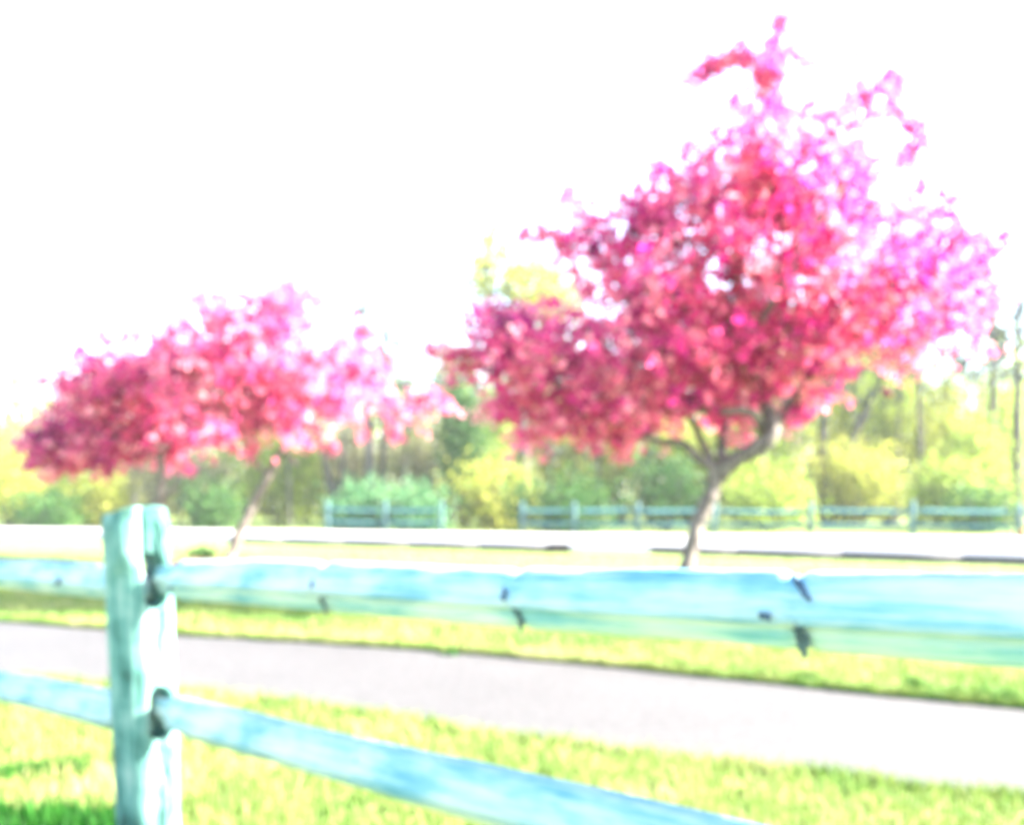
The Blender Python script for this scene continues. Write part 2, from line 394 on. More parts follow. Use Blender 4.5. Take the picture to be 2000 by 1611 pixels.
# the large right-hand tree
D = 8.2
crabapple('tall crabapple in full deep pink blossom with a forked leaning trunk, largest of the three', G(1318, FPX * EYE / D + HOR), D,
    [([(1318, FPX * EYE / D + HOR + 6), (1340, 1105), (1366, 1020), (1385, 975), (1403, 915)], .073, .070)],
    [([(1403, 925), (1440, 895, -.1), (1497, 852, -.2), (1490, 780, 0), (1450, 690), (1440, 560), (1465, 430), (1490, 340)], .085, .03),
     ([(1490, 345), (1540, 290), (1600, 235), (1690, 182)], .032, .014),
     ([(1403, 922), (1360, 893), (1335, 868), (1290, 862), (1240, 845), (1170, 800), (1080, 740), (980, 690)], .05, .016),
     ([(1400, 920), (1380, 860, .2), (1350, 760, .5), (1300, 640, .7), (1230, 520, .6), (1180, 460, .5)], .04, .014),
     ([(1408, 905), (1430, 830, .3), (1500, 720, .8), (1600, 600, 1.0), (1720, 500, .9), (1850, 450, .8)], .05, .015),
     ([(1495, 860), (1560, 770, .1), (1650, 680, .3), (1780, 620, .4), (1880, 590, .3)], .05, .014),
     ([(1495, 850), (1455, 812, -.25), (1400, 806, -.2), (1330, 785, .2), (1250, 700, .5), (1150, 640, .6)], .045, .014),
     ([(1450, 690), (1500, 560, -.7), (1560, 450, -.9), (1640, 360, -.7)], .04, .014),
     ([(1440, 560), (1390, 450, -.2), (1350, 370, -.1)], .03, .012)],
    [(1560, 320, 130, 85), (1440, 380, 110, 80, 1.2), (1620, 270, 90, 45, .7), (1510, 450, 200, 120), (1715, 450, 165, 115), (1830, 510, 120, 100),
     (1630, 580, 230, 130), (1370, 570, 150, 115), (1195, 480, 105, 70, .8), (1270, 430, 80, 60, 1.1), (1320, 500, 90, 70), (1240, 700, 150, 100, 1.3), (1000, 690, 85, 52, 1.7),
     (1045, 775, 100, 58, 1.8), (1190, 795, 140, 60, 1.5), (1390, 725, 170, 80), (1530, 700, 130, 80), (1700, 640, 130, 65, .8), (1600, 740, 50, 45),
     (1120, 545, 50, 35, .6), (1240, 570, 90, 80, .8), (1870, 610, 75, 60, .55), (1330, 690, 150, 110), (1480, 610, 150, 120), (1420, 790, 70, 30), (1030, 640, 65, 50, 1.5), (1150, 640, 70, 45, 1.2), (1160, 720, 90, 60, 1.4)],
    [([(1492, 350), (1500, 235), (1506, 160), (1522, 38)], 4), ([(1498, 200), (1470, 125), (1420, 115), (1338, 152)], 4), ([(1495, 240), (1462, 205), (1418, 212)], 2),
     ([(1590, 250), (1650, 200), (1700, 180), (1778, 152)], 3), ([(1660, 205), (1740, 215), (1790, 250), (1800, 285), (1768, 320)], 4), ([(1510, 110), (1540, 105), (1578, 142)], 2),
     ([(1795, 290), (1828, 292)], 1), ([(1440, 120), (1452, 80)], 1), ([(1500, 160), (1530, 150), (1545, 90)], 1), ([(1700, 180), (1790, 185)], 1),
     ([(1820, 420), (1870, 390), (1910, 383)], 1), ([(1860, 500), (1910, 470), (1975, 470)], 2), ([(1880, 545), (1965, 520)], 1), ([(1330, 370), (1300, 345), (1268, 328)], 2), ([(1360, 350), (1332, 288)], 2),
     ([(1110, 480), (1060, 455), (1000, 465)], 3), ([(1160, 450), (1125, 400), (1100, 375)], 2), ([(985, 690), (900, 695), (838, 688)], 4), ([(985, 680), (930, 660), (890, 640)], 2),
     ([(1040, 620), (990, 605), (945, 612)], 2), ([(1780, 640), (1860, 655), (1915, 690)], 1), ([(1880, 600), (1975, 572)], 1), ([(1110, 830), (1060, 850), (1005, 858)], 3),
     ([(1210, 850), (1222, 905)], 2), ([(990, 780), (940, 808)], 2), ([(1600, 760), (1560, 800), (1545, 830)], 2), ([(1160, 840), (1140, 868)], 2), ([(1720, 660), (1790, 700), (1800, 720)], 1), ([(940, 700), (880, 735)], 2), ([(1460, 800), (1440, 850), (1425, 865)], 2)],
    1700, 3, .12, 10, .047, M['petal'], 3600, sprays=5)

# the two smaller trees at the left
D = 13.2
crabapple('slim leaning crabapple with pale pink blossom growing from the reddish mulch', G(446, 1100), D,
    [([(442, 1102), (460, 1060), (490, 995), (525, 930), (548, 882)], .085, .062)],
    [([(545, 890), (562, 840), (566, 780), (570, 690), (562, 600)], .06, .018), ([(528, 928), (480, 890), (430, 862), (400, 838), (350, 800)], .04, .014),
     ([(560, 868), (540, 850, .3), (520, 800, .5), (480, 720, .6), (440, 640, .5)], .04, .013), ([(557, 872), (575, 900, -.1), (585, 908, -.2)], .035, .02), ([(565, 800), (620, 740, -.4), (680, 690, -.5)], .035, .012),
     ([(568, 770), (540, 700, -.6), (500, 660, -.8)], .03, .012)],
    [(425, 740, 90, 75), (400, 820, 75, 48), (490, 690, 105, 75), (565, 620, 70, 55, .8), (520, 790, 95, 60), (590, 740, 105, 75), (655, 700, 80, 62, .8), (650, 790, 65, 48, .7),
     (430, 605, 42, 30, .7), (560, 560, 55, 35, .6), (600, 840, 40, 30, .6), (700, 645, 36, 30, .6), (360, 680, 50, 45), (450, 850, 55, 30), (715, 750, 42, 42, .35), (790, 805, 46, 34, .16), (850, 785, 32, 22, .18), (768, 855, 16, 22, .25)],
    [([(420, 620), (400, 585), (365, 580)], 2), ([(560, 570), (555, 530), (548, 508)], 1), ([(590, 580), (615, 565)], 2), ([(700, 650), (740, 640)], 2), ([(700, 720), (770, 715)], 1), ([(690, 720), (740, 760), (770, 800), (768, 860)], 1),
     ([(750, 770), (810, 780), (850, 768), (885, 800)], 1), ([(845, 770), (830, 800), (838, 820)], 1), ([(500, 850), (490, 890)], 2), ([(620, 850), (650, 880)], 1), ([(370, 690), (335, 640)], 2), ([(700, 820), (710, 870)], 1)],
    850, 11, .11, 11, .056, M['petal_pale'], 1500, tint_mu=.60, sprays=4)
D = 14.2
crabapple('low spreading crabapple with darker magenta blossom, its trunk behind the fence post', G(312, FPX * EYE / D + HOR), D,
    [([(312, FPX * EYE / D + HOR + 5), (318, 1030), (312, 985), (316, 930), (313, 880)], .085, .06)],
    [([(313, 890), (300, 850), (270, 800), (240, 740)], .05, .016), ([(312, 895), (260, 870), (190, 850), (110, 860)], .045, .013), ([(314, 985), (335, 958), (352, 944)], .04, .018), ([(314, 935), (296, 931), (270, 925)], .022, .010),
     ([(314, 880), (340, 830, .4), (350, 760, .5)], .04, .014)],
    [(105, 866, 52, 42), (160, 820, 85, 62), (235, 765, 85, 62), (300, 820, 95, 60), (325, 745, 80, 62), (185, 885, 85, 30, 1.3), (255, 705, 60, 40, .6), (110, 890, 60, 25, 1.3), (270, 860, 70, 40)],
    [([(90, 865), (60, 852), (38, 862)], 2), ([(90, 895), (65, 905), (40, 912)], 2), ([(200, 720), (165, 690), (150, 690)], 1), ([(300, 700), (320, 650)], 1), ([(110, 910), (100, 935)], 2), ([(210, 900), (215, 930)], 2), ([(330, 880), (360, 910), (375, 925)], 1), ([(230, 690), (195, 650)], 1)],
    700, 23, .10, 11, .056, M['petal'], 2600, tint_mu=.52, sprays=4)

# ------------------------------------------------------------------ the woods
def shrub(label, u, vtop, hw, D, kind, n, seed, group='shrubs at the edge of the woods', name='shrub', vbase=None, stems=5, squash=1.0, leaf=.15):
    r = np.random.default_rng(seed)
    x = (u - 1000) / FPX * D; h = (EYE - (vtop - HOR) / FPX * D) * (1.2 if vtop < 935 else 1.08); w = hw / FPX * D * 1.3; n = int(n * 1.35)
    root = empty(name, (x, D, 0), label, 'shrub', group)
    t = Tubes(); nodes = []
    for k in range(stems):
        a = r.uniform(0, 6.28); q = np.array([math.cos(a) * w * .5, math.sin(a) * w * .5, h * r.uniform(.5, .85)])
        l = smooth_line([np.array([math.cos(a) * .1, math.sin(a) * .1, -.05]), q * [.35, .35, .5], q], 4)
        t.add(l, np.linspace(.05, .015, len(l)) * max(.5, h / 3), 5); nodes += list(l[2:])
    # lobes of different height give the uneven outline
    L = r.integers(6, 9); cs = []
    for k in range(L):
        a = r.uniform(0, 6.28); rr = w * r.uniform(.15, .7)
        zz = h * r.uniform(.18, .85) if k else h * .8
        cs.append((rr * math.cos(a) if k else 0, rr * math.sin(a) * .8, zz, w * r.uniform(.3, .55), h * r.uniform(.14, .26)))
    na = 70; k = r.integers(0, L, na); v = r.normal(size=(na, 3)); v /= np.linalg.norm(v, axis=1)[:, None]; v *= (r.random(na) ** .4)[:, None]
    cs = np.array(cs); att = cs[k, :3] + v * cs[k][:, [3, 3, 4]]; att[:, 2] = np.clip(att[:, 2], .15, h)
    lines = grow(nodes, att, np.zeros(3), t, r, .012, .3)
    shoots = []                                       # loose upright shoots break the rounded outline
    for k_ in range(12):
        a = r.uniform(0, 6.28); q = np.array([math.cos(a), math.sin(a), 0]) * w * r.uniform(.1, .85)
        z0, z1 = h * r.uniform(.3, .6), h * r.uniform(.95, 1.4)
        l = np.array([q * .8 + [0, 0, z0], q + [0, 0, (z0 + z1) / 2], q * 1.1 + r.normal(size=3) * [.25, .2, 0] + [0, 0, z1]]); l = smooth_line(l, 4)
        t.add(np.vstack([[q[0] * .3, q[1] * .3, 0.05], l]), np.linspace(.03, .010, len(l) + 1), 4); shoots.append(l)
    obj('stems', t.mesh('stems'), M['woodbark'], root)['kind'] = 'stuff'
    c = along(lines + shoots * 2, .12, r); ci = r.integers(0, len(c), n)
    pos = c[ci] + r.normal(size=(n, 3)) * [.34, .34, .34]; pos[:, 2] = np.abs(pos[:, 2]) + .02
    ct = r.normal(.5, .22, len(c)); tint = np.clip(ct[ci] + r.normal(0, .12, n), 0, 1)
    obj('foliage', leaf_mesh('foliage', pos, np.array([0, 0, .7]), r.uniform(.6, 1.3, n) * leaf, tint, r), M[kind], root)
    return root

SH = [  # label, u, top, half width, D, leaves, count
 ('bright yellow shrub at the left end of the woods edge', 15, 925, 55, 31, 'yellow', 3000),
 ('lime green shrub second from the left end of the woods', 115, 935, 70, 33, 'lime', 3800),
 ('low dark green bush beside the road at far left', 95, 1000, 45, 28.5, 'green', 1500),
 ('pale tan thicket under the dark magenta crabapple', 215, 925, 60, 36, 'tan', 3000),
 ('yellowish shrub just left of the near fence post top', 190, 965, 45, 31, 'yellow', 2200),
 ('grey tan thicket right of the near fence post', 385, 925, 70, 36, 'tan', 3400),
 ('dark bush low by the road between post and leaning crabapple', 415, 985, 40, 29.5, 'green', 1500),
 ('lime shrub behind the leaning crabapple trunk', 545, 915, 65, 34, 'lime', 3400),
 ('pale yellow shrub right of the leaning crabapple', 600, 880, 60, 37, 'yellow', 3600),
 ('tan thicket behind the left far fence panel', 690, 915, 70, 37, 'tan', 3600),
 ('low leafy green bush behind the left far fence', 705, 985, 60, 27.0, 'mint', 2600),
 ('small mint bush by the last post of the left far fence', 812, 992, 48, 26.5, 'mint', 1900),
 ('tall pale shrub between the birches and the evergreen', 812, 880, 60, 37, 'tan', 3200),
 ('narrow tall yellow-green shrub behind the dark evergreen', 880, 795, 38, 39, 'lime', 3600),
 ('round yellow bush in the gap between the two far fences', 965, 950, 55, 28, 'yellow', 2800),
 ('lime bush right of the dark evergreen', 955, 870, 55, 35, 'lime', 3200),
 ('broad yellow shrub left under the tall crabapple', 1090, 850, 85, 36, 'yellow', 5200),
 ('dark low bush behind the first far fence panel', 1100, 975, 95, 25.5, 'green', 2300),
 ('yellow shrub mid way under the tall crabapple', 1215, 848, 90, 36, 'yellow', 5600),
 ('dark green bush left of the tall crabapple trunk', 1300, 940, 75, 27.5, 'green', 2300),
 ('yellow shrub directly behind the tall crabapple trunk', 1345, 880, 75, 35, 'yellow', 4600),
 ('lime shrub right of the tall crabapple trunk', 1465, 905, 80, 33, 'lime', 4400),
 ('green low bush behind the far fence right of the trunk', 1500, 955, 90, 27, 'lime', 2400),
 ('large pale yellow shrub reaching the blossom at right', 1640, 765, 100, 38, 'yellow', 6400),
 ('tall lime shrub left of the slender tall trunk', 1735, 775, 70, 37, 'lime', 5200),
 ('yellow bush low behind the third far fence panel', 1660, 930, 75, 31, 'yellow', 3600),
 ('pale yellow shrub right of the slender tall trunk', 1835, 838, 70, 36, 'yellow', 4600),
 ('olive bush behind the last far fence panel', 1860, 945, 60, 28, 'lime', 2800),
 ('pale mint bush near the right end of the far fence', 1925, 905, 50, 31, 'lime', 3200),
 ('dark lime shrub at the right edge of the woods', 1975, 850, 55, 35, 'lime', 3600),
 ('deep green undershrub low by the far fence end', 1915, 990, 36, 26, 'green', 1200),
]
for k, a in enumerate(SH): shrub(*a, seed=100 + k)
shrub('dark green evergreen with narrow crown standing out of the pale woods', 908, 850, 45, 31, 'green', 4200, 77, group=None, name='evergreen_shrub', leaf=.15)

def wood_tree(label, pts, D, r0, crown, leafkind, nleaf, seed, barkm='woodbark', extra=(), natt=110, name='woodland_tree', leaf=.16):
    """pts: trunk in the picture plane at depth D, base first; crown: ellipsoids (u, v, ru, rv)"""
    r = np.random.default_rng(seed)
    base = P(pts[0][0], HOR + FPX * EYE / D, D)
    root = empty(name, tuple(base), label, 'tree', 'trees in the woods')
    t = Tubes()
    line = smooth_line(np.array([base - [0, 0, .05]] + [P(q[0], q[1], D) for q in pts[1:]]), 6)
    rad = np.linspace(r0, r0 * .25, len(line)); rad[:2] *= [1.5, 1.15]
    t.add(line, rad, 8); nodes = list(line[len(line) // 3:])
    for e in extra:
        l = smooth_line(np.array([P(q[0], q[1], D) for q in e]), 5); t.add(l, np.linspace(r0 * .7, r0 * .2, len(l)), 7); nodes += list(l[3:])
    obj('trunk', t.mesh('trunk', base), M[barkm], root)
    tw = Tubes(); att = blob_points(crown, D, 0, natt, r, 1.0, 4)
    lines = grow(nodes, att, line[len(line) // 2], tw, r, .07, .6, .08, 3)
    # fine end twigs
    ends = along(lines, .3, r)
    for p in ends[:520]:
        d = r.normal(size=3) * .35 + [0, 0, .45]
        tw.add(np.array([p, p + d * .5 + r.normal(size=3) * .05, p + d]), [.03, .024, .012], 3)
    obj('branches', tw.mesh('branches', base), M['twig'], root)['kind'] = 'stuff'
    if nleaf:
        c = along(lines, .2, r); ci = r.integers(0, len(c), nleaf); pos = c[ci] + r.normal(size=(nleaf, 3)) * .35
        obj('crown', leaf_mesh('crown', pos, np.array([0, 0, .7]), r.uniform(.6, 1.3, nleaf) * leaf, np.clip(r.normal(.6, .2, nleaf), 0, 1), r, base), M[leafkind], root)
    return root
wood_tree('tall pale birch-like tree seen in the gap between the crabapples', [(722, 0), (722, 900), (716, 700), (704, 430)], 34, .26, [(705, 560, 45, 140), (715, 720, 70, 120)], 'yellow', 250, 1, 'palebark')
wood_tree('darker slim trunk close right of the pale birch-like tree', [(752, 0), (747, 900), (752, 760), (750, 620)], 34.5, .17, [(755, 720, 50, 110)], 'yellow', 200, 2)
wood_tree('dark forked trunk behind the left end of the left far fence', [(652, 0), (652, 985), (640, 930), (630, 880), (610, 720)], 31, .20, [(630, 760, 70, 100)], 'tan', 350, 3, extra=[[(653, 985), (668, 930), (672, 880), (680, 780)]])
wood_tree('pale trunk with a yellow leafed top left of the tall crabapple', [(1025, 0), (1025, 930), (1020, 800), (1000, 600), (990, 470)], 33, .24, [(1060, 580, 75, 60, 2), (960, 520, 50, 80), (1060, 690, 60, 60)], 'yellow', 5200, 4, 'palebark', leaf=.2)
wood_tree('short dark trunk just right of the tall crabapple fork', [(1478, 0), (1483, 940), (1492, 880), (1500, 760), (1520, 640)], 29.5, .15, [(1520, 720, 60, 90)], 'lime', 500, 5)
wood_tree('grey forked trunk left of the leaning dark trunk', [(1612, 0), (1612, 950), (1606, 880), (1612, 780), (1620, 640)], 31, .25, [(1625, 700, 80, 90)], 'lime', 900, 6, extra=[[(1570, 940), (1590, 905), (1606, 880)]])
wood_tree('dark trunk leaning strongly to the right below the blossom', [(1615, 0), (1640, 920), (1668, 850), (1712, 760), (1770, 640)], 31.5, .22, [(1760, 680, 60, 70)], 'lime', 500, 7)
wood_tree('very slender straight trunk rising above the shrubs at right', [(1795, 0), (1797, 900), (1796, 760), (1800, 560)], 31, .15, [(1800, 660, 40, 110)], 'lime', 250, 8)
wood_tree('bare straight trunk against the pale sky second from the right edge', [(1938, 0), (1938, 880), (1940, 740), (1945, 560)], 33, .22, [(1945, 650, 45, 110)], 'lime', 120, 9)
wood_tree('bare straight trunk nearest the right edge of the woods', [(1985, 0), (1986, 880), (1988, 740), (1992, 540)], 33.5, .25, [(1990, 640, 45, 110)], 'lime', 120, 10)
wood_tree('faint bare tree behind the dark magenta crabapple', [(122, 0), (122, 850), (124, 680), (135, 540)], 50, .20, [(130, 620, 60, 100)], 'tan', 80, 12, 'palebark')
wood_tree('faint bare tree with thin twigs between the two left crabapples', [(262, 0), (262, 850), (262, 700), (270, 570)], 52, .18, [(270, 650, 55, 90)], 'tan', 80, 13, 'palebark')
wood_tree('faint yellow leafed tree at the left edge of the woods', [(20, 0), (22, 850), (28, 700), (40, 550)], 46, .18, [(25, 600, 50, 70), (30, 720, 60, 60)], 'yellow', 500, 14, 'palebark')

# slender saplings between the shrubs, then young leafing trees behind them
SAP = ['slender sapling leaning right, furthest left of all the saplings', 'slender sapling rising left of the near fence post top', 'slender sapling between the near fence post and the leaning crabapple',
       'slender sapling just right of the leaning crabapple trunk', 'slender sapling left of the pale birch-like trunk behind the short far fence', 'slender sapling right of the birch-like pair of trunks, leaning right',
       'slender sapling close left of the dark evergreen', 'slender sapling just right of the pale trunk left of the tall crabapple', 'slender sapling under the middle of the tall crabapple crown, left of its trunk',
       'slender sapling nearest left of the tall crabapple trunk', 'slender sapling between the short dark trunk and the grey forked trunk', 'slender sapling beside the dark leaning trunk at right',
       'slender sapling left of the very slender straight tall trunk', 'slender sapling leaning left between the slender tall trunk and the bare trunks', 'slender sapling left of the two bare trunks by the right edge', 'slender sapling between the two bare trunks by the right edge']
for k, (u, vt, D_, lean) in enumerate([(62, 640, 33, 12), (172, 690, 34, -8), (352, 720, 32, 10), (566, 700, 33, -10), (688, 640, 34, 6), (786, 720, 33, 14), (852, 690, 34, -6), (1072, 760, 32, 8), (1172, 780, 33, -8),
                                   (1268, 790, 34, 10), (1556, 700, 32, -12), (1684, 690, 34, 8), (1752, 650, 33, 6), (1876, 660, 34, -10), (1908, 600, 33, 6), (1962, 620, 34, 4)]):
    wood_tree(SAP[k], [(u, 0), (u + lean * .3, 930), (u + lean * .6, 840), (u + lean, vt)], D_, .065, [(u + lean, vt + 70, 34, 75)], 'lime', 160, 500 + k, 'woodbark' if k % 3 else 'palebark', natt=26, name='sapling', leaf=.13)['group'] = 'slender saplings in the woods'
for k, (lb, u, vt, hw, D_, kd, nn) in enumerate([
 ('hazy young tree furthest left behind the magenta crabapple', 60, 850, 90, 44, 'yellow', 3600),
 ('hazy young tree behind the trunk of the magenta crabapple', 300, 855, 100, 45, 'tan', 3600),
 ('hazy young tree behind the leaning crabapple trunk', 480, 850, 100, 44, 'lime', 3600),
 ('hazy tan young tree left of the pale birch-like trunk', 640, 850, 90, 45, 'tan', 3600),
 ('hazy young tree between the birch-like trunk and the evergreen', 800, 840, 90, 44, 'lime', 3600),
 ('hazy young tree over the gap between the far fences', 980, 800, 90, 45, 'lime', 4200),
 ('hazy yellow young tree left under the tall crabapple crown', 1150, 800, 100, 44, 'yellow', 4400),
 ('hazy yellow young tree right behind the tall crabapple fork', 1400, 790, 110, 45, 'yellow', 4800),
 ('hazy lime young tree right of the tall crabapple fork', 1540, 760, 90, 44, 'lime', 4600),
 ('hazy young tree behind the leaning dark trunk', 1700, 735, 100, 45, 'lime', 5200),
 ('hazy young tree between the slender trunk and the bare trunks', 1860, 800, 90, 44, 'lime', 4200),
 ('hazy young tree at the right end of the woods', 1985, 790, 80, 45, 'lime', 4200)]):
    shrub(lb, u, vt, hw, D_, kd, nn, 300 + k, group='young trees behind the shrubs', name='young_tree', leaf=.2)

# far-off understorey that reads as one mass
r = np.random.default_rng(5); n = 70000
x = r.uniform(-48, 48, n); y = r.uniform(52, 62, n)
hh = np.array([7.0 + 2.6 * noise.noise(Vector((a * .22, 2.0, 0))) + 1.2 * noise.noise(Vector((a * .8, 7.0, 0))) for a in x])
z = 1.5 * hh * (1 - np.sqrt(1 - r.random(n) * .97))
pos = np.stack([x, y, z], 1)
o = obj('distant_thicket', leaf_mesh('distant_thicket', pos, np.array([0, 0, .7]), r.uniform(.2, .5, n), np.clip(r.normal(.55, .2, n), 0, 1), r), M['yellow'])
tag(o, 'pale far-off thicket filling the gaps between the trees', 'thicket', kind='stuff')

# ------------------------------------------------------------------ split rail fences
fdir = np.array([.721, -.693, 0]); bdir = np.array([.693, .721, 0])
def loft(name, prof, xs, xform, seed, jit=.0025, sub=3):
    """closed profile (list of (y,z)) swept along x; xform(x) -> (scale_y, scale_z, dy, dz, twist)"""
    p = np.array(prof, float); q = []
    for i in range(len(p)):
        for s in range(sub): q.append(p[i] + (p[(i + 1) % len(p)] - p[i]) * s / sub)
    q = np.array(q); k = len(q); V = []
    for xi, x in enumerate(xs):
        sy, sz, dy, dz, tw = xform(x); c, s_ = math.cos(tw), math.sin(tw)
        for j, (a, b) in enumerate(q):
            g = jit * (noise.noise(Vector((x * 2.2, j * .9 + seed, seed))) * 1.4 + noise.noise(Vector((x * 9, j * 1.7 + seed, 3))) * .7)
            l = math.hypot(a, b) + 1e-6; a2, b2 = a * (1 + g / l), b * (1 + g / l)
            a2, b2 = a2 * sy, b2 * sz
            V.append((x, a2 * c - b2 * s_ + dy, a2 * s_ + b2 * c + dz))
    n = len(xs); i = np.arange(n - 1)[:, None] * k + np.arange(k)[None]; j = np.arange(n - 1)[:, None] * k + (np.arange(k)[None] + 1) % k
    F = np.stack([i, i + k, j + k, j], -1).reshape(-1, 4)
    caps = np.array([list(range(k)), list(range((n - 1) * k, n * k))[::-1]])
    return mesh(name, np.array(V), [F, caps])

RAIL = [(.002, .049), (-.048, -.004), (-.026, -.009), (-.027, -.023), (-.008, -.046), (.020, -.042), (.042, -.014), (.030, .020)]
def near_rail(root, a, b, seed, tw0, tw1, knots=(), scale=1.0, label=None, steps=(), scale1=None):
    """rail from a to b (world points), its ends tapered into tenons"""
    a, b = np.asarray(a, float), np.asarray(b, float); L = np.linalg.norm(b - a); ex = (b - a) / L
    ey = np.cross([0, 0, 1], ex); ey /= np.linalg.norm(ey); ez = np.cross(ex, ey)
    xs = np.unique(np.concatenate([np.linspace(0, L, 90), np.linspace(0, .25, 16), np.linspace(L - .25, L, 16)] + [np.linspace(s - .04, s + .04, 13) for s, _ in steps]))
    xs = xs[(xs >= 0) & (xs <= L)]
    def xf(x):
        e = min(x, L - x); t = min(1, max(0, (e - .06) / .09)); t = t * t * (3 - 2 * t)
        f = 1.0
        for s, d in steps: f *= 1 - d * math.exp(-((x - s) / .011) ** 2)
        wob = noise.noise(Vector((x * 1.3, seed, 0)))
        f *= 1 + ((scale1 or scale) / scale - 1) * x / L
        return (.40 + .60 * t) * f * scale, (.72 + .28 * t) * f * scale * (1 + .05 * wob), .006 * wob, .008 * noise.noise(Vector((x * .9, seed + 4, 0))), tw0 + (tw1 - tw0) * x / L
    o = obj('rail', loft('rail', RAIL, xs, xf, seed), M['rail'], root)
    o.matrix_local = Matrix(((*[ex[0], ey[0], ez[0]], a[0] - root.location[0]), (ex[1], ey[1], ez[1], a[1] - root.location[1]), (ex[2], ey[2], ez[2], a[2] - root.location[2]), (0, 0, 0, 1)))
    if label: o['label'] = label
    for (x, y, z, lx, lz, tilt, roll) in knots:      # dark knots and torn splits, lens shaped, a few mm proud
        m = 9; rr = np.random.default_rng(int(x * 1000) + seed); Vk = []
        for q in range(m):                            # ragged splinter edge, narrow at both ends
            t = q / (m - 1) * 2 - 1; wd = lx * (1 - t * t) ** .6 + .0008; c_ = rr.normal() * lx * .35
            Vk += [(c_ - wd * rr.uniform(.6, 1.2), t * lz, -.002), (c_, t * lz, .0022), (c_ + wd * rr.uniform(.6, 1.2), t * lz, -.002)]
        Fk = np.array([[q * 3 + e, q * 3 + e + 1, q * 3 + e + 4, q * 3 + e + 3] for q in range(m - 1) for e in (0, 1)])
        ko = obj('knot', mesh('knot', np.array(Vk), Fk), M['knot'], o)
        ko.matrix_local = Matrix.Translation((x, y, z)) @ Matrix.Rotation(roll, 4, 'X') @ Matrix.Rotation(tilt, 4, 'Z')
    return o

pb = np.array([-.886, 2.10, 0.0]); ptop = np.array([-.925, 2.10, .937])
fence = empty('split_rail_fence', tuple(pb), 'weathered pale grey-green split rail fence across the foreground', 'fence')
def near_post(root, base, top, seed, s=.118, holes=True):
    """riven post: rough five sided loft, a groove split down its upper part, two mortises cut right through"""
    base, top = np.asarray(base), np.asarray(top)
    zs = np.concatenate([np.linspace(-.25, top[2] - .05, 60), np.linspace(top[2] - .04, top[2], 8)])
    h = s / 2
    V = []; prof0 = [(-h, -h), (-h * .1, -h * 1.04), (h * .92, -h), (h, -h * .55), (h, -.016), (h, .0), (h, .014), (h, h * .45), (h * .95, h * .95), (0, h), (-h, h * .95), (-h * 1.03, 0)]
    prof1 = [(-h, -h), (-h * .55, -h * 1.10), (-h * .10, -h * 1.02), (h, -.0205)] + prof0[4:]
    k = len(prof0)
    for z in zs:
        t = (z - base[2]) / (top[2] - base[2]); c = base + (top - base) * t
        sc = .92 + .14 * max(0, t)
        tipf = max(0, (z - (top[2] - .05)) / .05)
        wz = min(1, max(0, (top[2] - .12 - z) / .05)); wz *= .97 + .03 * math.sin(z * 17 + 1)
        prof = [(pa[0] + (pb_[0] - pa[0]) * wz, pa[1] + (pb_[1] - pa[1]) * wz) for pa, pb_ in zip(prof0, prof1)]
        for j, (a, b) in enumerate(prof):
            g = noise.noise(Vector((j * 1.3 + seed, z * 2.2, 0))) * .006 + noise.noise(Vector((j * 2.1 + seed, z * 9, 4))) * .0025
            a2, b2 = a * sc, b * sc; l = math.hypot(a, b) + 1e-6
            a2 += a / l * g; b2 += b / l * g
            if z > top[2] - .20 and j in (5, 6): a2 -= .050 * min(1, (z - (top[2] - .20)) / .05)     # the split
            if z > top[2] - .17 and j in (7, 8): b2 -= .0; a2 -= .012
            p = c * [1, 1, 0] + fdir * a2 * (1 - .10 * tipf) + bdir * b2 * (1 - .10 * tipf)
            V.append((p[0], p[1], z - (.018 * tipf * (1 if j in (0, 1, 11) else 0)) + .004 * tipf * math.sin(j * 2.2)))
    n = len(zs); i = np.arange(n - 1)[:, None] * k + np.arange(k)[None]; jn = np.arange(n - 1)[:, None] * k + (np.arange(k)[None] + 1) % k
    F = np.stack([i, jn, jn + k, i + k], -1).reshape(-1, 4)
    caps = np.array([list(range(k))[::-1], list(range((n - 1) * k, n * k))])
    V = np.array(V) - np.asarray(root.location)
    me = mesh('post', V, [F, caps])
    o = obj('post', me, M['post'], root)
    if holes:
        for (z, hh, ww) in ((.757, .067, .027), (.437, .067, .027)):
            bm = bmesh.new(); ring = []
            c = base + (top - base) * (z / top[2]) + bdir * .013
            for q in range(16):
                an = q * math.pi / 8
                ring.append(bdir * math.cos(an) * ww + np.array([0, 0, 1]) * (math.sin(an) * ww * 1.2 + math.copysign(hh - ww * 1.2, math.sin(an) + 1e-6)))
            lo = [bm.verts.new(Vector(c - np.asarray(root.location) + p + np.array([0, 0, z - c[2]]) - fdir * .2)) for p in ring]
            hi = [bm.verts.new(Vector(c - np.asarray(root.location) + p + np.array([0, 0, z - c[2]]) + fdir * .2)) for p in ring]
            for q in range(16): bm.faces.new((lo[q], lo[(q + 1) % 16], hi[(q + 1) % 16], hi[q]))
            bm.faces.new(lo[::-1]); bm.faces.new(hi)
            bmesh.ops.recalc_face_normals(bm, faces=bm.faces)
            cm = bpy.data.meshes.new('cutter'); bm.to_mesh(cm); bm.free()
            co = bpy.data.objects.new('cutter', cm); C.objects.link(co); co.location = root.location
            md = o.modifiers.new('mortise', 'BOOLEAN'); md.operation = 'DIFFERENCE'; md.object = co; md.solver = 'EXACT'; md.use_self = True
            bpy.context.view_layer.update()
            dg = bpy.context.evaluated_depsgraph_get()
            new = bpy.data.meshes.new_from_object(o.evaluated_get(dg))
            o.modifiers.clear(); o.data = new
            bpy.data.objects.remove(co)
    return o
post = near_post(fence, pb, ptop, 2)
